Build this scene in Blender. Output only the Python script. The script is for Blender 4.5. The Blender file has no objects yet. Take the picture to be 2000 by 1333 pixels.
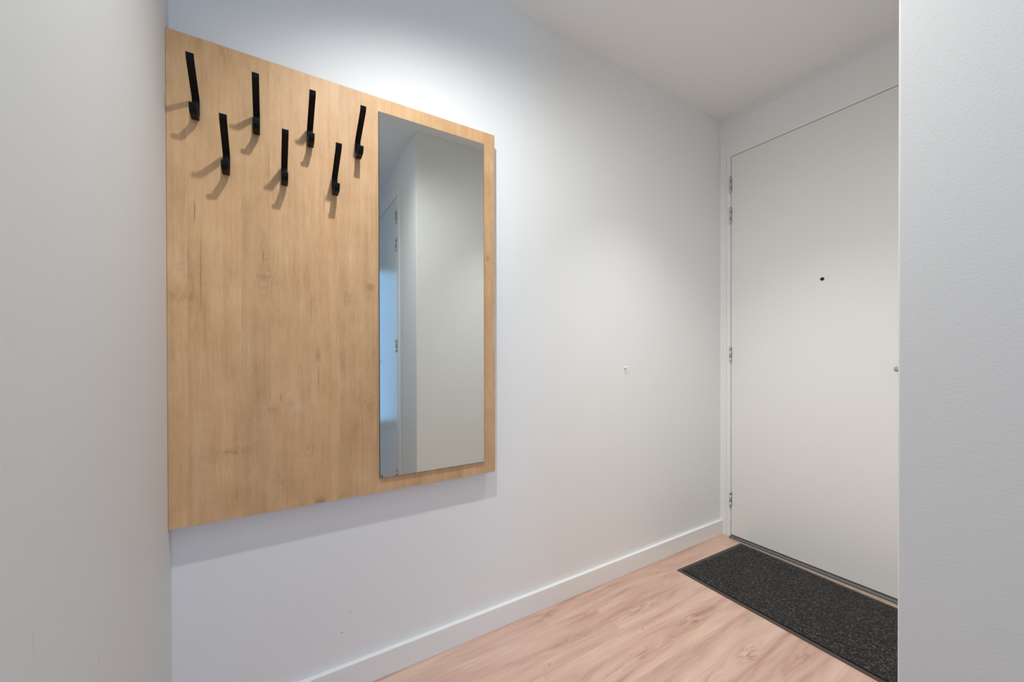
import bpy, bmesh, math, random
from mathutils import Vector, Matrix

# ------------------------------------------------------------------ camera, light, exposure
SC = bpy.context.scene
COL = SC.collection
# metres: panel wall is X = 0, +Y runs along it to the front door, Z up
CAM = (1.422, 0.0, 1.13221)
F_PX, YAW, PITCH, ROLL, SHIFT = 767.066, 0.55071, -0.00415, -0.00209, 28.394
CEIL = 2.6            # ceiling height
WLX = -0.237          # Y of the hall's left wall
WRY = 0.82            # Y of the hall's right wall (near face beside the nook)
NOOK = 1.218          # X of the nook's right wall
YD = 2.409            # Y of the front door wall
XE = 5.0              # X of the hall's far end

fw = Vector((-math.cos(YAW) * math.cos(PITCH), math.sin(YAW) * math.cos(PITCH), math.sin(PITCH)))
rt = fw.cross(Vector((0, 0, 1))).normalized()
up = rt.cross(fw)
r2 = rt * math.cos(ROLL) + up * math.sin(ROLL)
u2 = -rt * math.sin(ROLL) + up * math.cos(ROLL)
cd = bpy.data.cameras.new('camera')
cam = bpy.data.objects.new('camera', cd)
COL.objects.link(cam)
M3 = Matrix((r2, u2, -fw)).transposed()
cam.matrix_world = Matrix.Translation(CAM) @ M3.to_4x4()
cd.sensor_width = 36
cd.lens = F_PX / 2000 * 36
cd.shift_y = SHIFT / 2000
cd.clip_start = 0.02
SC.camera = cam

world = bpy.data.worlds.new('world')
SC.world = world
world.use_nodes = True
world.node_tree.nodes['Background'].inputs[0].default_value = (0.55, 0.72, 1.0, 1)
world.node_tree.nodes['Background'].inputs[1].default_value = 1.0

SC.view_settings.view_transform = 'Standard'
SC.view_settings.look = 'None'
SC.view_settings.exposure = 0.18
SC.view_settings.gamma = 1.0
SC.view_settings.use_curve_mapping = False
SC.cycles.use_denoising = True
SC.cycles.use_adaptive_sampling = True
SC.cycles.adaptive_threshold = 0.03
SC.cycles.max_bounces = 10
SC.cycles.diffuse_bounces = 8
SC.cycles.glossy_bounces = 6
SC.cycles.transparent_max_bounces = 10
SC.cycles.sample_clamp_indirect = 3.0

SPOT_A = (0.683, 0.271, 2.497)     # ceiling spotlight above the coat panel
SPOT_B = (4.30, 0.20, 2.497)       # its twin farther down the hall
AIM_A = (0.56, 1.08, 0.0)
AIM_B = (4.2, 0.3, 0.0)
SPOT_C = (0.68, 1.30, 2.597)       # recessed downlight over the doormat nook
P_A, P_B, P_C, P_WIN = 54.0, 9.0, 62.0, 18.0
FILL_LAMP = (1.42, 0.20, 0.28)          # unseen lamp added over the hall for soft fill: x, y, radius
FILL_GLOW = 1.6
FILL_COL = (0.97, 1.0, 0.97, 1)


def spot(name, loc, aim, watt, colour=(0.985, 1.0, 0.975), cone=150, radius=0.022):
    l = bpy.data.lights.new(name, 'SPOT')
    l.energy = watt
    l.color = colour
    l.spot_size = math.radians(cone)
    l.spot_blend = 1.0
    l.shadow_soft_size = radius
    o = bpy.data.objects.new(name, l)
    COL.objects.link(o)
    d = (Vector(aim) - Vector(loc)).normalized()
    o.location = Vector(loc)
    o.rotation_euler = d.to_track_quat('-Z', 'Y').to_euler()
    return o


spot('spot_light', SPOT_A, AIM_A, P_A)
spot('spot_light', SPOT_B, AIM_B, P_B)
spot('down_light', (SPOT_C[0], SPOT_C[1], 2.578), (SPOT_C[0], SPOT_C[1] + 0.48, 0), P_C, cone=86, radius=0.05)
# daylight outside the window at the hall's far end
al = bpy.data.lights.new('daylight', 'AREA')
al.shape = 'RECTANGLE'
al.size, al.size_y = 1.0, 2.5
al.energy = P_WIN
al.color = (0.12, 0.5, 1.0)
ao = bpy.data.objects.new('daylight', al)
COL.objects.link(ao)
ao.location = (XE + 0.16, 0.29, 1.27)
ao.rotation_euler = Vector((-1, 0, 0)).to_track_quat('-Z', 'Y').to_euler()


# ------------------------------------------------------------------ node helpers
def lin(c):
    return tuple(((v / 255) / 12.92 if v / 255 <= 0.04045 else ((v / 255 + 0.055) / 1.055) ** 2.4) for v in c) + (1,)


class G:
    """a small wrapper for building node trees"""
    def __init__(s, name):
        s.mat = bpy.data.materials.new(name)
        s.mat.use_nodes = True
        s.nt = s.mat.node_tree
        s.b = s.nt.nodes['Principled BSDF']

    def n(s, t, **kw):
        o = s.nt.nodes.new(t)
        for k, v in kw.items():
            setattr(o, k, v)
        return o

    def put(s, sock, v):
        if hasattr(v, 'is_output'):
            s.nt.links.new(v, sock)
        else:
            sock.default_value = v

    def m(s, op, a, b=0.0, c=0.0, clamp=False):
        o = s.n('ShaderNodeMath', operation=op, use_clamp=clamp)
        s.put(o.inputs[0], a)
        s.put(o.inputs[1], b)
        s.put(o.inputs[2], c)
        return o.outputs[0]

    def xyz(s):
        t = s.n('ShaderNodeTexCoord')
        o = s.n('ShaderNodeSeparateXYZ')
        s.nt.links.new(t.outputs['Object'], o.inputs[0])
        return o.outputs

    def vec(s, a, b, c=0.0):
        o = s.n('ShaderNodeCombineXYZ')
        for i, v in enumerate((a, b, c)):
            s.put(o.inputs[i], v)
        return o.outputs[0]

    def noise(s, v, scale=1.0, detail=3.0, rough=0.5, dist=0.0):
        o = s.n('ShaderNodeTexNoise')
        s.nt.links.new(v, o.inputs['Vector'])
        o.inputs['Scale'].default_value = scale
        o.inputs['Detail'].default_value = detail
        o.inputs['Roughness'].default_value = rough
        o.inputs['Distortion'].default_value = dist
        return o.outputs['Fac']

    def white(s, v):
        o = s.n('ShaderNodeTexWhiteNoise', noise_dimensions='1D')
        s.put(o.inputs['W'], v)
        return o.outputs['Value']

    def ramp(s, f, stops, interp='LINEAR'):
        o = s.n('ShaderNodeValToRGB')
        o.color_ramp.interpolation = interp
        e = o.color_ramp.elements
        e[0].position, e[0].color = stops[0][0], stops[0][1]
        e[1].position, e[1].color = stops[-1][0], stops[-1][1]
        for p, c in stops[1:-1]:
            x = e.new(p)
            x.color = c
        s.put(o.inputs[0], f)
        return o.outputs[0]

    def mix(s, f, a, b, mode='MIX'):
        o = s.n('ShaderNodeMix', data_type='RGBA', blend_type=mode)
        s.put(o.inputs[0], f)
        s.put(o.inputs[6], a)
        s.put(o.inputs[7], b)
        return o.outputs[2]

    def bump(s, h, strength, dist=0.001):
        o = s.n('ShaderNodeBump')
        s.put(o.inputs['Height'], h)
        o.inputs['Strength'].default_value = strength
        o.inputs['Distance'].default_value = dist
        s.nt.links.new(o.outputs[0], s.b.inputs['Normal'])

    def gauss(s, u, v, cu, cv, ru, rv):
        """soft ellipse mask, 1 in the middle"""
        a = s.m('DIVIDE', s.m('SUBTRACT', u, cu), ru)
        b = s.m('DIVIDE', s.m('SUBTRACT', v, cv), rv)
        r = s.m('ADD', s.m('MULTIPLY', a, a), s.m('MULTIPLY', b, b))
        return s.m('POWER', 2.718, s.m('MULTIPLY', r, -1.0))

    def base(s, c, rough=0.5, metal=0.0, spec=None):
        s.put(s.b.inputs['Base Color'], c)
        s.put(s.b.inputs['Roughness'], rough)
        s.b.inputs['Metallic'].default_value = metal
        if spec is not None:
            s.b.inputs['Specular IOR Level'].default_value = spec
        return s.mat


def paint(name, col, rough, bump=0.15, scale=420.0, marks=()):
    g = G(name)
    x, y, z = g.xyz()
    v = g.vec(x, y, z)
    c = g.mix(g.m('MULTIPLY', g.noise(v, 1.7, 3), 0.05), lin(col), lin([k * 0.93 for k in col]))
    for (u, w, cu, cw, ru, rw, k) in marks:
        a = (x, y, z)[u]
        b = (x, y, z)[w]
        c = g.mix(g.m('MULTIPLY', g.gauss(a, b, cu, cw, ru, rw), k), c, lin((95, 88, 80)))
    g.base(c, rough, spec=0.35)
    g.bump(g.noise(v, scale, 3, 0.6), bump, 0.0006)
    return g.mat


def knots_shift(g, u, v, knots):
    """bend the grain round the knots"""
    uu, dark = u, None
    for (cu, cv, ru, rv, amp, dk) in knots:
        e = g.gauss(u, v, cu, cv, ru, rv)
        sh = g.m('MULTIPLY', g.m('MULTIPLY', g.m('SUBTRACT', u, cu), e), -amp)
        uu = g.m('ADD', uu, sh)
        if dk:
            d = g.m('MULTIPLY', g.gauss(u, v, cu, cv, ru * 0.45, rv * 0.4), dk)
            dark = d if dark is None else g.m('MAXIMUM', dark, d)
    return uu, dark


def oak_panel():
    """honey oak laminate, staves running up the board (object Y across, object Z along)"""
    g = G('honey_oak_laminate')
    x, u, v = g.xyz()
    sid = 0.0
    for i, b in enumerate((0.045, 0.166, 0.238, 0.345, 0.428, 0.55, 0.63, 0.755, 0.86, 0.955)):
        sid = g.m('ADD', sid, g.m('GREATER_THAN', g.m('ADD', u, g.m('MULTIPLY', g.noise(g.vec(v, 0, i), 1.5, 1), 0.004)), b))
    rnd = g.white(g.m('ADD', sid, 3.3))
    knots = [(0.026, 0.66, 0.03, 0.05, 0.9, 0.0), (0.363, 0.468, 0.02, 0.05, 1.2, 0.35), (0.29, 0.318, 0.02, 0.03, 1.0, 0.25),
             (0.522, 0.70, 0.02, 0.03, 1.0, 0.35), (0.22, 0.70, 0.02, 0.08, 1.0, 0.15), (0.37, -0.01, 0.02, 0.06, 1.2, 0.4),
             (0.52, 0.30, 0.02, 0.03, 1.0, 0.15), (0.97, 0.85, 0.02, 0.03, 1.2, 0.35)]
    uu, dark = knots_shift(g, u, v, knots)
    vv = g.m('ADD', v, g.m('MULTIPLY', rnd, 9.0))
    uo = g.m('ADD', uu, g.m('MULTIPLY', rnd, 2.0))
    wav = g.m('MULTIPLY', g.m('SUBTRACT', g.noise(g.vec(g.m('MULTIPLY', uo, 7), g.m('MULTIPLY', vv, 2.2)), 1, 2), 0.5), 0.02)
    uw = g.m('ADD', uo, wav)
    fine = g.noise(g.vec(g.m('MULTIPLY', uw, 420), g.m('MULTIPLY', vv, 22)), 1, 3, 0.65)
    mid = g.noise(g.vec(g.m('MULTIPLY', uw, 70), g.m('MULTIPLY', vv, 2.4)), 1, 4, 0.6)
    broad = g.noise(g.vec(g.m('MULTIPLY', uw, 14), g.m('MULTIPLY', vv, 1.6)), 1, 3, 0.5, 0.6)
    blot = g.noise(g.vec(g.m('MULTIPLY', uw, 16), g.m('MULTIPLY', vv, 9)), 1, 4, 0.6)
    cloud = g.noise(g.vec(g.m('MULTIPLY', uw, 11), g.m('MULTIPLY', vv, 6), 5.0), 1, 5, 0.6, 0.5)
    t = g.m('ADD', g.m('MULTIPLY', fine, 0.26), g.m('MULTIPLY', mid, 0.26))
    t = g.m('ADD', t, g.m('MULTIPLY', broad, 0.18))
    t = g.m('ADD', t, g.m('ADD', g.m('MULTIPLY', blot, 0.20), g.m('MULTIPLY', cloud, 0.26)))
    c = g.ramp(t, [(0.37, lin((156, 112, 74))), (0.50, lin((200, 157, 112))), (0.61, lin((213, 171, 126))), (0.76, lin((228, 192, 148)))])
    tone = g.m('ADD', 0.90, g.m('MULTIPLY', rnd, 0.14))
    c = g.mix(1.0, c, g.vec(tone, tone, tone), 'MULTIPLY')
    # dark brown in the knots and in a few drying cracks
    wig = g.m('MULTIPLY', g.m('SUBTRACT', g.noise(g.vec(0, g.m('MULTIPLY', v, 26), 4), 1, 2), 0.5), 0.008)
    uc = g.m('ADD', u, wig)
    for (cu, cv, rv, k) in ((0.059, 0.87, 0.03, 0.7), (0.072, 0.70, 0.085, 0.6), (0.383, 0.955, 0.04, 0.55), (0.365, 0.40, 0.04, 0.5),
                            (0.263, 0.34, 0.012, 0.6), (0.219, 0.765, 0.012, 0.7), (0.345, 0.62, 0.05, 0.25), (0.08, 0.55, 0.05, 0.35)):
        d = g.m('MULTIPLY', g.gauss(uc, v, cu, cv, 0.0013, rv), k)
        dark = g.m('MAXIMUM', dark, d)
    spk = g.m('MULTIPLY', g.m('GREATER_THAN', g.noise(g.vec(g.m('MULTIPLY', uw, 300), g.m('MULTIPLY', vv, 30), 7), 1, 2), 0.69), 0.12)
    dark = g.m('MAXIMUM', dark, spk)
    dark = g.m('MULTIPLY', dark, g.m('ADD', 0.5, mid))
    c = g.mix(dark, c, lin((112, 74, 46)))
    # feathery dark smears along and across the grain
    fea = g.noise(g.vec(g.m('MULTIPLY', uw, 70), g.m('MULTIPLY', vv, 70), 2.0), 1, 5, 0.75, 1.5)
    fea = g.m('MULTIPLY', g.m('SUBTRACT', fea, 0.42), 4.0, clamp=True)
    sm = None
    for (cu, cv, ru, rv, k) in ((0.145, 0.195, 0.035, 0.010, 0.75), (0.09, 0.19, 0.03, 0.02, 0.35), (0.025, 0.63, 0.03, 0.014, 0.5), (0.028, 0.71, 0.008, 0.012, 0.7),
                                (0.22, 0.71, 0.018, 0.06, 0.55), (0.525, 0.69, 0.010, 0.035, 0.75), (0.455, 0.66, 0.015, 0.03, 0.4), (0.245, 0.31, 0.016, 0.012, 0.6),
                                (0.37, 0.0, 0.016, 0.035, 0.8), (0.43, 0.0, 0.012, 0.03, 0.6), (0.255, 0.10, 0.012, 0.05, 0.4), (0.335, 0.165, 0.010, 0.035, 0.6),
                                (0.52, 0.33, 0.03, 0.04, 0.35), (0.18, 0.29, 0.03, 0.03, 0.3), (0.98, 0.85, 0.012, 0.03, 0.6), (0.93, 0.03, 0.02, 0.03, 0.4)):
        d = g.m('MULTIPLY', g.gauss(uu, v, cu, cv, ru, rv), k)
        sm = d if sm is None else g.m('MAXIMUM', sm, d)
    c = g.mix(g.m('MULTIPLY', sm, fea), c, lin((140, 98, 66)))
    # pale ray flecks by the knots
    pale = None
    for (cu, cv, ru, rv, k) in ((0.30, 0.312, 0.02, 0.012, 0.35), (0.02, 0.70, 0.02, 0.03, 0.3), (0.06, 0.19, 0.012, 0.07, 0.25), (0.25, 0.83, 0.03, 0.05, 0.15)):
        d = g.m('MULTIPLY', g.gauss(u, v, cu, cv, ru, rv), g.m('MULTIPLY', blot, k * 2))
        pale = d if pale is None else g.m('MAXIMUM', pale, d)
    c = g.mix(pale, c, lin((226, 196, 162)))
    g.base(c, g.m('ADD', 0.42, g.m('MULTIPLY', fine, 0.15)), spec=0.4)
    g.bump(fine, 0.12, 0.0005)
    return g.mat


def oak_floor():
    """pinkish oak planks, running in Y, 185 mm wide"""
    g = G('pale_oak_planks')
    x, y, z = g.xyz()
    w, ln = 0.185, 1.29
    px = g.m('DIVIDE', g.m('SUBTRACT', x, 0.12), w)
    row = g.m('FLOOR', px)
    fx = g.m('FRACT', px)
    q2 = g.m('MULTIPLY', g.m('MULTIPLY', row, g.m('ADD', row, 1.0)), 0.25)
    off = g.m('FRACT', g.m('ADD', g.m('ADD', g.m('MULTIPLY', row, -0.1821), q2), 10.0543))
    py = g.m('ADD', g.m('DIVIDE', y, ln), off)
    cell = g.m('ADD', g.m('MULTIPLY', g.m('FLOOR', py), 5.17), g.m('MULTIPLY', row, 13.31))
    fy = g.m('FRACT', py)
    rnd = g.white(cell)
    knots = [(0.405, 1.56, 0.04, 0.18, 0.55, 0.0), (0.63, 1.53, 0.035, 0.12, 0.6, 0.0), (0.37, 0.905, 0.05, 0.08, 0.8, 0.12),
             (0.745, 1.73, 0.03, 0.12, 0.5, 0.0), (0.24, 1.42, 0.03, 0.2, 0.5, 0.0), (0.30, 0.60, 0.03, 0.09, 0.6, 0.1)]
    uu, dark = knots_shift(g, x, y, knots)
    vv = g.m('ADD', y, g.m('MULTIPLY', rnd, 11.0))
    uo = g.m('ADD', uu, g.m('MULTIPLY', rnd, 3.0))
    wav = g.m('MULTIPLY', g.m('SUBTRACT', g.noise(g.vec(g.m('MULTIPLY', uo, 5), g.m('MULTIPLY', vv, 1.8)), 1, 2), 0.5), 0.04)
    uw = g.m('ADD', uo, wav)
    fine = g.noise(g.vec(g.m('MULTIPLY', uw, 230), g.m('MULTIPLY', vv, 9)), 1, 4, 0.65)
    mid = g.noise(g.vec(g.m('MULTIPLY', uw, 34), g.m('MULTIPLY', vv, 2.6)), 1, 4, 0.62)
    broad = g.noise(g.vec(g.m('MULTIPLY', uw, 11), g.m('MULTIPLY', vv, 1.5)), 1, 3, 0.5, 0.8)
    t = g.m('ADD', g.m('MULTIPLY', fine, 0.2), g.m('ADD', g.m('MULTIPLY', mid, 0.35), g.m('MULTIPLY', broad, 0.45)))
    c = g.ramp(t, [(0.34, lin((178, 138, 122))), (0.45, lin((204, 168, 152))), (0.55, lin((216, 183, 166))), (0.66, lin((228, 201, 184)))])
    tone = g.m('ADD', 0.95, g.m('MULTIPLY', rnd, 0.09))
    c = g.mix(1.0, c, g.vec(tone, tone, tone), 'MULTIPLY')
    # feathery dark grain round the knots: a wide soft mask cut up by fine stretched noise
    fea = g.noise(g.vec(g.m('MULTIPLY', uw, 95), g.m('MULTIPLY', vv, 13), 2.0), 1, 5, 0.7, 0.8)
    fea = g.m('MULTIPLY', g.m('SUBTRACT', fea, 0.42), 4.2, clamp=True)
    for (cu, cv, ru, rv, k) in ((0.405, 1.56, 0.022, 0.13, 0.8), (0.425, 1.2, 0.02, 0.26, 0.5), (0.63, 1.53, 0.02, 0.08, 0.8),
                                (0.745, 1.73, 0.014, 0.09, 0.7), (0.235, 1.40, 0.024, 0.16, 0.65), (0.225, 1.05, 0.022, 0.22, 0.45),
                                (0.055, 1.025, 0.02, 0.03, 0.7), (0.62, 1.30, 0.014, 0.13, 0.5), (0.16, 1.75, 0.02, 0.25, 0.35), (0.53, 1.72, 0.012, 0.1, 0.4)):
        d = g.m('MULTIPLY', g.gauss(uu, y, cu, cv, ru, rv), g.m('MULTIPLY', fea, k * 1.15))
        dark = g.m('MAXIMUM', dark, d)
    for (cu, cv) in ((0.139, 1.158), (0.276, 0.861), (0.33, 1.30)):
        dark = g.m('MAXIMUM', dark, g.m('MULTIPLY', g.gauss(x, y, cu, cv, 0.003, 0.004), 0.8))
    c = g.mix(dark, c, lin((146, 102, 82)))
    ex = g.m('MINIMUM', fx, g.m('SUBTRACT', 1.0, fx))
    ey = g.m('MINIMUM', fy, g.m('SUBTRACT', 1.0, fy))
    seam = g.m('MAXIMUM', g.m('LESS_THAN', ex, 0.003), g.m('LESS_THAN', ey, 0.0007))
    c = g.mix(g.m('MULTIPLY', seam, 0.2), c, lin((150, 108, 86)))
    g.base(c, g.m('ADD', 0.36, g.m('MULTIPLY', fine, 0.18)), spec=0.45)
    g.bump(g.m('SUBTRACT', g.m('MULTIPLY', fine, 0.5), seam), 0.15, 0.0006)
    return g.mat


def pile_mat():
    g = G('charcoal_pile')
    x, y, z = g.xyz()
    v = g.vec(x, y, z)
    n = g.noise(v, 235, 2, 0.65, 1.8)
    h = g.m('MULTIPLY', g.m('SUBTRACT', z, 0.0058), 330.0, clamp=True)
    t = g.m('ADD', g.m('MULTIPLY', n, 0.55), g.m('MULTIPLY', h, 0.45))
    c = g.ramp(t, [(0.36, lin((24, 24, 24))), (0.52, lin((52, 51, 50))), (0.67, lin((112, 109, 106)))])
    g.base(c, 0.95, spec=0.1)
    g.b.inputs['Sheen Weight'].default_value = 0.15
    return g.mat


def simple(name, col, rough, metal=0.0, spec=None, var=0.04, scale=30.0):
    g = G(name)
    x, y, z = g.xyz()
    n = g.noise(g.vec(x, y, z), scale, 3)
    c = g.mix(g.m('MULTIPLY', n, var), lin(col), (0, 0, 0, 1))
    return g.base(c, rough, metal, spec)


M = {}
M['wall'] = paint('white_wall_paint', (236, 237, 237), 0.6, 0.25, 300, marks=(
    (1, 2, 0.200, 0.196, 0.004, 0.0022, 0.6), (1, 2, 0.225, 0.255, 0.003, 0.0022, 0.4), (1, 2, 2.169, 1.258, 0.012, 0.002, 0.25)))
M['wall_left'] = paint('wall_paint_shaded', (212, 215, 217), 0.6, 0.25, 300, marks=(  # left wall's shade put into a greyer copy of the wall paint
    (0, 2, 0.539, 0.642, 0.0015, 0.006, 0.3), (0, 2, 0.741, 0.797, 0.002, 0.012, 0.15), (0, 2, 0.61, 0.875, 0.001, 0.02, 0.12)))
M['wall_r'] = paint('right_wall_paint', (236, 237, 237), 0.55, 0.45, 260)
M['ceiling'] = paint('ceiling_paint', (242, 242, 242), 0.8, 0.2, 200)
M['gloss'] = paint('white_trim_paint', (238, 239, 239), 0.35, 0.05, 90)
M['door'] = paint('white_door_lacquer', (234, 234, 231), 0.38, 0.04, 60)
M['door_b'] = paint('white_satin_lacquer', (234, 235, 236), 0.2, 0.05, 60)
M['oak'] = oak_panel()
M['floor'] = oak_floor()
M['pile'] = pile_mat()
M['rubber'] = simple('dark_brown_rubber', (76, 66, 60), 0.6)
M['black'] = simple('satin_black_steel', (3, 3, 3), 0.45, 0.0, 0.22)
M['steel'] = simple('satin_steel', (196, 196, 193), 0.34, 0.6)
M['dull'] = simple('dull_grey_metal', (176, 175, 172), 0.5, 0.3)
M['alu'] = simple('grey_threshold_metal', (120, 117, 115), 0.5, 0.3)
M['beige'] = simple('beige_floor_profile', (190, 175, 162), 0.45, 0.2)
M['gap'] = simple('matte_dark', (30, 28, 26), 0.8)
M['white_plastic'] = simple('white_plastic', (235, 233, 230), 0.4)
M['edge'] = simple('mirror_edge', (60, 66, 66), 0.25, 0.4)
M['clip'] = simple('grey_clip', (70, 74, 78), 0.3, 0.6)
g = G('silver_mirror_glass')
x_, y_, z_ = g.xyz()
cc = g.mix(g.m('MULTIPLY', g.noise(g.vec(x_, y_, z_), 3.0, 2), 0.02), (0.69, 0.715, 0.685, 1), (0.66, 0.68, 0.66, 1))
M['mirror'] = g.base(cc, 0.0, 1.0)
g = G('window_glass')
tr = g.n('ShaderNodeBsdfTransparent')
gl = g.n('ShaderNodeBsdfGlossy')
gl.inputs['Roughness'].default_value = 0.02
fr = g.n('ShaderNodeFresnel')
ms = g.n('ShaderNodeMixShader')
g.nt.links.new(fr.outputs[0], ms.inputs[0])
g.nt.links.new(tr.outputs[0], ms.inputs[1])
g.nt.links.new(gl.outputs[0], ms.inputs[2])
g.nt.links.new(ms.outputs[0], g.nt.nodes['Material Output'].inputs[0])
M['glass'] = g.mat
g = G('lit_lens')
g.base((1, 1, 1, 1), 0.3)
g.b.inputs['Emission Color'].default_value = (1, 0.93, 0.84, 1)
g.b.inputs['Emission Strength'].default_value = 30
M['lens'] = g.mat


# ------------------------------------------------------------------ mesh helpers
def obj(name, bm, mat, parent=None, smooth=False, loc=(0, 0, 0), rot=(0, 0, 0)):
    me = bpy.data.meshes.new(name)
    bmesh.ops.recalc_face_normals(bm, faces=bm.faces)
    bm.to_mesh(me)
    bm.free()
    me.materials.append(mat)
    if smooth:
        for p in me.polygons:
            p.use_smooth = True
    o = bpy.data.objects.new(name, me)
    COL.objects.link(o)
    o.location = loc
    o.rotation_euler = rot
    if parent:
        o.parent = parent
    return o


def empty(name, loc=(0, 0, 0), rot=(0, 0, 0)):
    o = bpy.data.objects.new(name, None)
    o.empty_display_size = 0.05
    COL.objects.link(o)
    o.location = loc
    o.rotation_euler = rot
    return o


def tag(o, label, cat, group=None):
    o['label'] = label
    o['category'] = cat
    if group:
        o['group'] = group
    return o


def struct(o):
    o['kind'] = 'structure'
    return o


def box(bm, a, b, bevel=0.0, seg=2):
    r = bmesh.ops.create_cube(bm, size=1.0)
    vs = r['verts']
    for v in vs:
        v.co = Vector([(a[i] + b[i]) / 2 + v.co[i] * (b[i] - a[i]) for i in range(3)])
    if bevel:
        es = list({e for v in vs for e in v.link_edges})
        bmesh.ops.bevel(bm, geom=es, offset=bevel, segments=seg, affect='EDGES', profile=0.5)
    return bm


def B(a, b, bevel=0.0, seg=2):
    return box(bmesh.new(), a, b, bevel, seg)


def lathe(prof, seg=32, axis='Z', origin=(0, 0, 0), bm=None):
    """profile [(r, h)...] turned about an axis"""
    bm = bm or bmesh.new()
    rings = []
    for r, h in prof:
        ring = []
        if r < 1e-6:
            ring = [bm.verts.new(co(axis, 0, 0, h, origin))]
        else:
            for k in range(seg):
                t = 2 * math.pi * k / seg
                ring.append(bm.verts.new(co(axis, r * math.cos(t), r * math.sin(t), h, origin)))
        rings.append(ring)
    for A, C in zip(rings, rings[1:]):
        for k in range(seg):
            q = [A[k % len(A)], A[(k + 1) % len(A)], C[(k + 1) % len(C)], C[k % len(C)]]
            q = [v for i, v in enumerate(q) if v not in q[:i]]
            if len(q) > 2:
                bm.faces.new(q)
    for ring in (rings[0], rings[-1]):
        if len(ring) > 2:
            bm.faces.new(ring)
    return bm


def co(axis, a, b, h, o):
    v = {'Z': (a, b, h), 'Y': (a, h, b), 'X': (h, a, b)}[axis]
    return (v[0] + o[0], v[1] + o[1], v[2] + o[2])


def strap(points, width, thick, closed_ends=True, seg=6):
    """flat steel strap following points (p, z); width along Y; corners rounded"""
    pts = [Vector(p) for p in points]
    path = [pts[0]]
    for i in range(1, len(pts) - 1):
        a, b, c = pts[i - 1], pts[i], pts[i + 1]
        r = min((a - b).length, (c - b).length) * 0.36
        p0 = b + (a - b).normalized() * r
        p1 = b + (c - b).normalized() * r
        for k in range(seg + 1):
            t = k / seg
            path.append(p0 * (1 - t) ** 2 + b * 2 * t * (1 - t) + p1 * t * t)
    path.append(pts[-1])
    bm = bmesh.new()
    rows = []
    for i, p in enumerate(path):
        d = (path[min(i + 1, len(path) - 1)] - path[max(i - 1, 0)]).normalized()
        n = Vector((-d.y, d.x)) * thick / 2
        rows.append([bm.verts.new((q.x, s * width / 2, q.y)) for q, s in ((p + n, -1), (p + n, 1), (p - n, 1), (p - n, -1))])
    for a, b in zip(rows, rows[1:]):
        for k in range(4):
            bm.faces.new((a[k], a[(k + 1) % 4], b[(k + 1) % 4], b[k]))
    bm.faces.new(rows[0])
    bm.faces.new(rows[-1])
    bmesh.ops.recalc_face_normals(bm, faces=bm.faces)
    es = [e for e in bm.edges if len(e.link_faces) == 2 and e.calc_face_angle(0) > 1.0]
    bmesh.ops.bevel(bm, geom=es, offset=thick * 0.2, segments=2, affect='EDGES', profile=0.5)
    return bm


# ------------------------------------------------------------------ the room
T = 0.12
struct(obj('floor', B((-T, WLX - T, -0.08), (XE + 0.4, YD + 0.3, 0)), M['floor']))
struct(obj('ceiling', B((-T, WLX - T, CEIL), (XE + 0.4, YD + 0.3, CEIL + 0.08)), M['ceiling']))
struct(obj('wall_back', B((-T, WLX - T, 0), (0, YD + 0.3, CEIL)), M['wall']))
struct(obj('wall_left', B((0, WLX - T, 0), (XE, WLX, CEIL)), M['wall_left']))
# the block between nook and hall door; its corner is a rounded plaster edge
struct(obj('wall_right', B((NOOK, WRY, 0), (1.60, YD + 0.3, CEIL), 0.003, 3), M['wall_r']))
D2A, D2B = 1.60, 2.72
bm = bmesh.new()
box(bm, (D2B, WRY, 0), (XE, WRY + T, CEIL))
box(bm, (D2A, WRY + 0.004, 2.40), (D2B, WRY + T, CEIL))
struct(obj('wall_hall', bm, M['wall_r']))
# wall round the front door frame
bm = bmesh.new()
box(bm, (0, YD + 0.004, 2.553), (NOOK, YD + 0.16, CEIL))
box(bm, (1.072, YD + 0.004, 0), (NOOK, YD + 0.16, 2.553))
struct(obj('wall_front', bm, M['wall']))
# far end of the hall with its window
WY0, WY1, WZ0, WZ1 = -0.19, 0.77, 0.03, 2.50
bm = bmesh.new()
box(bm, (XE, WLX - T, 0), (XE + T, WY0, CEIL))
box(bm, (XE, WY1, 0), (XE + T, WRY + T, CEIL))
box(bm, (XE, WY0, 0), (XE + T, WY1, WZ0))
box(bm, (XE, WY0, WZ1), (XE + T, WY1, CEIL))
struct(obj('wall_end', bm, M['wall']))
w1 = struct(empty('window_1', (XE + 0.05, 0.29, WZ0)))
bm = bmesh.new()
fz = WZ1 - WZ0
hw = (WY1 - WY0) / 2
box(bm, (-0.03, -hw, 0), (0.03, -hw + 0.05, fz))
box(bm, (-0.03, hw - 0.05, 0), (0.03, hw, fz))
box(bm, (-0.03, -hw, 0), (0.03, hw, 0.05))
box(bm, (-0.03, -hw, fz - 0.05), (0.03, hw, fz))
obj('window_frame', bm, M['gloss'], w1)
obj('pane', B((-0.004, -hw + 0.05, 0.05), (0.004, hw - 0.05, fz - 0.05)), M['glass'], w1)

BH, BT = 0.088, 0.018


def skirting(name, a, b):
    return struct(obj(name, B(a, b, 0.0012, 1), M['gloss']))


skirting('baseboard_back', (0, WLX, 0.0), (BT, YD, BH))
skirting('baseboard_left', (BT, WLX, 0.0), (XE, WLX + BT, BH))
skirting('baseboard_hall', (D2B, WRY - BT, 0.0), (XE, WRY, BH))
skirting('baseboard_right', (NOOK - BT, WRY + 0.02, 0.0), (NOOK, YD, BH))
# floor profile in front of the threshold
struct(obj('trim_1', B((0.072, 2.3775, 0.0), (1.06, 2.389, 0.004), 0.001, 1), M['beige']))


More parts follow.
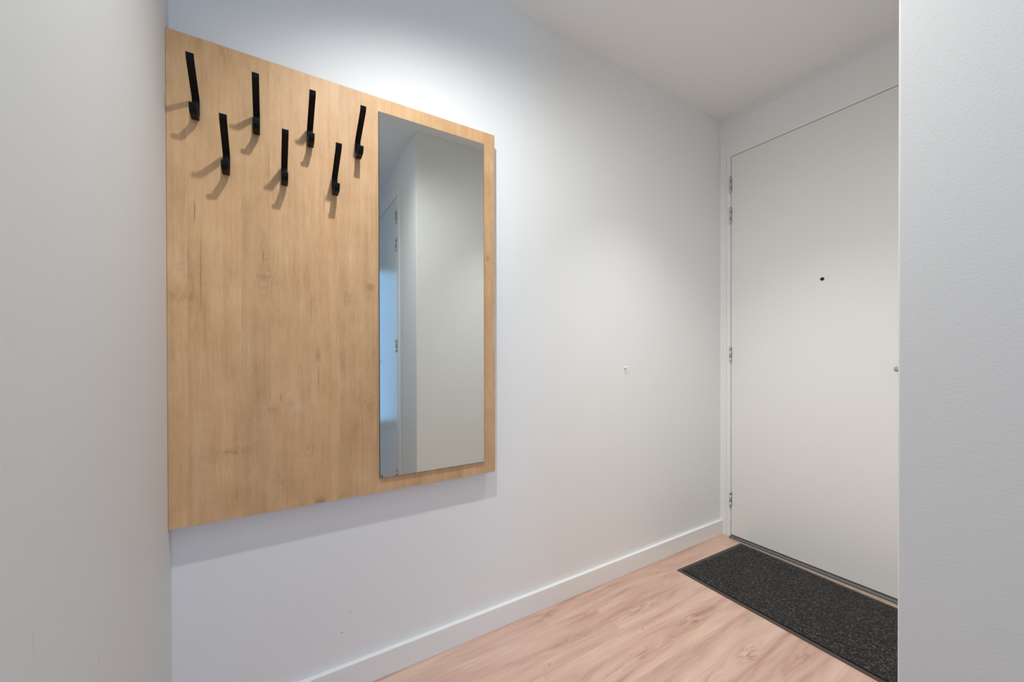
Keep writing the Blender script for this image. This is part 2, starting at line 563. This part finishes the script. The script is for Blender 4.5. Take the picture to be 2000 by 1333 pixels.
# ------------------------------------------------------------------ doors
def hinge(parent, x, y, zc, h=0.098, r=0.0058):
    """barrel hinge: two knuckles on a pin, with a pointed foot"""
    e = obj('hinge', lathe([(0.0, -h / 2 - 0.004), (r * 0.7, -h / 2), (r, -h / 2 + 0.004), (r, -h * 0.18), (r * 0.55, -h * 0.18), (r * 0.55, -h * 0.16), (r, -h * 0.16),
                            (r, h * 0.26), (r * 0.55, h * 0.26), (r * 0.55, h * 0.28), (r, h * 0.28), (r, h / 2), (0, h / 2)], 20), M['steel'], parent, True,
            (x, y, zc))
    obj('hinge_leaf', B((-0.0085, 0.004, -h / 2 + 0.006), (0.0085, 0.0065, h / 2 - 0.004)), M['steel'], e)
    return e


def handle(parent, x, z, y, s=-1):
    """lever handle on a round rosette, lever pointing along s*X"""
    h = obj('handle', lathe([(0, 0), (0.011, 0), (0.011, 0.045), (0.0, 0.045)], 20, 'Y', (0, -0.045, 0)), M['dull'], parent, True, (x, y, z))
    bm = bmesh.new()
    lathe([(0, 0), (0.009, 0.001), (0.0115, 0.006), (0.0115, 0.124), (0.009, 0.129), (0, 0.130)], 20, 'X', (-0.120, -0.047, 0), bm)
    if s > 0:
        bmesh.ops.scale(bm, vec=(-1, 1, 1), verts=bm.verts)
    obj('lever', bm, M['dull'], h, True)
    obj('rosette', lathe([(0, -0.008), (0.024, -0.008), (0.026, -0.005), (0.026, 0), (0, 0)], 32, 'Y'), M['dull'], h, True)
    return h


d1 = struct(empty('door_1', (0.0, YD, 0)))
bm = bmesh.new()
DX0, DX1, DZ0, DZ1 = 0.0716, 1.002, 0.019, 2.336
gap = 0.004
box(bm, (0.0, -0.0, 0), (0.041, 0.14, DZ1 + gap), 0.0012, 1)
box(bm, (0.0425, -0.001, 0), (DX0 - gap, 0.05, DZ1 + gap), 0.0012, 1)
box(bm, (DX1 + gap, -0.001, 0), (1.072, 0.05, DZ1 + gap), 0.0012, 1)
box(bm, (0.0, -0.0, DZ1 + gap), (1.072, 0.14, 2.553), 0.0012, 1)
obj('door_frame', bm, M['gloss'], d1)
obj('rebate', B((0.0415, 0.045, 0.0), (1.06, 0.075, 2.45)), M['gap'], d1)
lf = obj('door_leaf', B((DX0, 0.0, DZ0), (DX1, 0.04, DZ1), 0.001, 1), M['door'], d1)
for zc in (2.168, 1.978, 1.127, 0.236):
    hinge(d1, 0.0690, -0.0055, zc)
pe = obj('peephole', lathe([(0, -0.0015), (0.0055, -0.0025), (0.0085, -0.002), (0.009, 0.001), (0, 0.001)], 28, 'Y', (0, 0, 0)), M['gap'], d1, True, (0.538, 0.0, 1.513))
pe['label'] = 'small black round peephole'
hd = handle(d1, 0.943, 1.061, 0.0)
hd['label'] = 'grey lever handle'
obj('threshold', B((0.070, -0.0205, 0), (1.06, 0.04, 0.0145), 0.0015, 1), M['alu'], d1)
obj('gap_strip', B((0.0725, 0.012, 0.0145), (1.0, 0.03, 0.022)), M['gap'], d1)  # dark strip put in for the shaded gap under the leaf

d2 = struct(empty('door_2', (1.69, WRY, 0)))
bm = bmesh.new()
box(bm, (-0.09, -0.006, 0), (-0.045, T, 2.325), 0.0012, 1)
box(bm, (-0.045, 0.0, 0), (-gap, 0.05, 2.325), 0.0012, 1)
box(bm, (0.93 + gap, -0.006, 0), (1.03, T, 2.325), 0.0012, 1)
box(bm, (-0.09, -0.006, 2.325), (1.03, T, 2.40), 0.0012, 1)
obj('door_frame', bm, M['gloss'], d2)
obj('door_leaf', B((0, 0.0, 0.012), (0.93, 0.04, 2.321), 0.001, 1), M['door_b'], d2)
obj('rebate', B((-0.044, 0.05, 0.0), (0.97, 0.08, 2.32)), M['gap'], d2)
for zc in (2.177, 1.968, 1.198, 0.21):
    hinge(d2, -0.001, -0.0055, zc)
handle(d2, 0.875, 1.061, 0.0)


# ------------------------------------------------------------------ the coat panel
PY0, PY1, PZ0, PZ1, PX = -0.2365, 0.7667, 0.6600, 2.0079, 0.0423
wp = tag(empty('wall_panel', (PX, PY0, PZ0)), 'large honey oak wall panel mounted on the white wall, carrying hooks and mirror', 'wall panel')
obj('board', B((-0.018, 0, 0), (0, PY1 - PY0, PZ1 - PZ0), 0.0006, 1), M['oak'], wp)
for y in (0.12, 0.83):
    obj('batten', B((-PX, y, 0.18), (-0.018, y + 0.06, 1.26)), M['oak'], wp)

mr = tag(empty('mirror', (PX, 0.3144, 0.7078)), 'tall frameless rectangular mirror on the right part of the oak panel', 'mirror')
MW, MH = 0.4006, 1.2496
obj('backing', B((0.0, 0, 0), (0.0055, MW, MH)), M['edge'], mr)
obj('glass', B((0.0055, 0.0012, 0.0012), (0.0072, MW - 0.0012, MH - 0.0012), 0.0003, 1), M['mirror'], mr)
bm = bmesh.new()
v = [bm.verts.new(c) for c in ((0.0073, 0.004, 0.006), (0.0073, 0.005, 0.013), (0.0073, 0.013, 0.003), (0.0073, 0.008, 0.0035))]
f = bm.faces.new((v[0], v[1], v[2], v[3]))
r = bmesh.ops.extrude_face_region(bm, geom=[f])
bmesh.ops.translate(bm, vec=(0.0012, 0, 0), verts=[e for e in r['geom'] if isinstance(e, bmesh.types.BMVert)])
cl = obj('corner_clip', bm, M['clip'], mr)
cl['label'] = 'small dark clip at the lower left corner'

HOOKS = [(-0.1727, 1.769, 'black steel coat hook, top row, nearest the panel\'s left edge'),
         (-0.1050, 1.6352, 'black steel coat hook at the left end of the lower row'),
         (-0.0329, 1.7696, 'black steel coat hook, second from the left in the top row'),
         (0.0371, 1.6367, 'black steel coat hook in the middle of the lower row'),
         (0.1068, 1.7711, 'black steel coat hook, third from the left in the top row'),
         (0.1769, 1.6370, 'black steel coat hook at the right end of the lower row'),
         (0.2474, 1.7717, 'black steel coat hook, top row, nearest the mirror')]
UPPER = [(0.0025, 0.026), (0.0025, 0.0615), (0.0885, 0.1135), (0.0955, 0.1185), (0.1005, 0.1305)]
LOWER = [(0.0075, 0.056), (0.0075, 0.014), (0.013, 0.0048), (0.046, 0.0072), (0.0545, 0.0135), (0.0588, 0.0265)]


def coat_hook():
    h = empty('coat_hook')
    obj('upper_prong', strap(UPPER, 0.0169, 0.005), M['black'], h)
    obj('lower_hook', strap(LOWER, 0.0169, 0.005), M['black'], h)
    return h


proto = coat_hook()
for i, (y, z, lab) in enumerate(HOOKS):
    if i == 0:
        h = proto
    else:
        h = proto.copy()
        COL.objects.link(h)
        for ch in list(proto.children):
            c = ch.copy()
            COL.objects.link(c)
            c.parent = h
    h.location = (PX, y, z)
    tag(h, lab, 'coat hook', 'coat hooks on the oak panel')

# ------------------------------------------------------------------ small fittings
bp = tag(empty('wall_bumper', (0, 1.556, 1.060)), 'tiny white plastic bumper on the white wall beside the front door', 'wall bumper')
obj('base', lathe([(0, 0), (0.0065, 0), (0.0065, 0.002), (0.005, 0.0035), (0, 0.0035)], 24, 'X'), M['white_plastic'], bp, True)
obj('stud', lathe([(0.0035, 0.003), (0.0035, 0.008), (0.0058, 0.0095), (0.0058, 0.013), (0.004, 0.0155), (0, 0.016)], 24, 'X'), M['white_plastic'], bp, True)

# doormat: rubber backing with a sloped rim, charcoal pile
MWX, MLY = 0.90, 0.578
mt = tag(empty('doormat', (0.1290, 1.8004, 0.0), (0, 0, -0.0285)), 'charcoal looped doormat with dark rubber rim, on the floor before the white front door', 'doormat')
bm = bmesh.new()
box(bm, (0, 0, 0), (MWX, MLY, 0.0035), 0.0015, 2)
obj('rubber_rim', bm, M['rubber'], mt)
random.seed(4)
NX, NY = 352, 224
RIM = 0.018
raw = [[random.random() for _ in range(NX + 1)] for _ in range(NY + 1)]
bm = bmesh.new()
grid = []
for j in range(NY + 1):
    row = []
    for i in range(NX + 1):
        x = RIM + (MWX - 2 * RIM) * i / NX
        y = RIM + (MLY - 2 * RIM) * j / NY
        s = raw[j][i] * 0.5 + 0.25 * (raw[j][min(i + 1, NX)] + raw[min(j + 1, NY)][i])
        e = min(i, NX - i, j, NY - j)
        z = 0.0033 if e == 0 else 0.0052 + 0.0036 * s
        k = 0.0012
        row.append(bm.verts.new((x + (random.random() - 0.5) * k, y + (random.random() - 0.5) * k, z)))
    grid.append(row)
for j in range(NY):
    for i in range(NX):
        bm.faces.new((grid[j][i], grid[j][i + 1], grid[j + 1][i + 1], grid[j + 1][i]))
pl = obj('pile', bm, M['pile'], mt, True)
pl['kind'] = 'stuff'


def ceiling_spot(loc, aim, label):
    """tilted cylinder spotlight on a round ceiling plate; the lamp sits in its mouth"""
    s = tag(empty('ceiling_spotlight', (loc[0], loc[1], CEIL)), label, 'spotlight', 'ceiling spotlights')
    d = (Vector(aim) - Vector(loc)).normalized()
    q = Vector((0, 0, -1)).rotation_difference(d).to_euler()
    h = loc[2] - CEIL
    obj('ceiling_plate', lathe([(0, 0), (0.045, 0), (0.045, -0.018), (0.042, -0.022), (0, -0.022)], 40), M['white_plastic'], s, True)
    obj('arm', lathe([(0, -0.02), (0.006, -0.02), (0.006, -0.046), (0, -0.046)], 16), M['white_plastic'], s, True)
    obj('spot_body', lathe([(0.0, 0.058), (0.026, 0.058), (0.031, 0.052), (0.033, 0.005), (0.030, 0.004), (0.0, 0.028)], 40),
        M['white_plastic'], s, True, (0, 0, h), q)
    obj('lamp', lathe([(0.0, 0.024), (0.021, 0.020), (0.0, 0.022)], 32), M['lens'], s, True, (0, 0, h), q)
    return s


ceiling_spot(SPOT_A, AIM_A, 'white ceiling spotlight above the oak coat panel')
ceiling_spot(SPOT_B, AIM_B, 'white ceiling spotlight near the hall window')

cl = tag(empty('fill_lamp', (FILL_LAMP[0], FILL_LAMP[1], CEIL)), 'unseen round opal lamp added over the hall as fill light', 'ceiling lamp')
r = FILL_LAMP[2]
obj('fill_rim', lathe([(r, 0), (r + 0.012, 0), (r + 0.012, -0.018), (r, -0.02)], 64), M['white_plastic'], cl, True)
g = G('fill_glow')
g.base((0.9, 0.9, 0.9, 1), 0.5)
g.b.inputs['Emission Color'].default_value = FILL_COL
g.b.inputs['Emission Strength'].default_value = FILL_GLOW
obj('fill_diffuser', lathe([(0, -0.105), (r * 0.35, -0.101), (r * 0.65, -0.088), (r * 0.88, -0.062), (r, -0.03), (r, -0.002), (0, -0.002)], 64), g.mat, cl, True)

dl = tag(empty('recessed_downlight', (SPOT_C[0], SPOT_C[1], CEIL)), 'white round recessed downlight in the ceiling above the doormat', 'downlight')
obj('trim_ring', lathe([(0.056, 0.0), (0.056, -0.018), (0.066, -0.018), (0.072, -0.010), (0.072, 0.0)], 48), M['white_plastic'], dl, True)
g = G('lit_opal_lens')
g.base((1, 1, 1, 1), 0.4)
g.b.inputs['Emission Color'].default_value = (0.99, 1, 0.975, 1)
g.b.inputs['Emission Strength'].default_value = 25
obj('lamp', lathe([(0, -0.004), (0.054, -0.004), (0.054, -0.001), (0, -0.001)], 48), g.mat, dl, True)
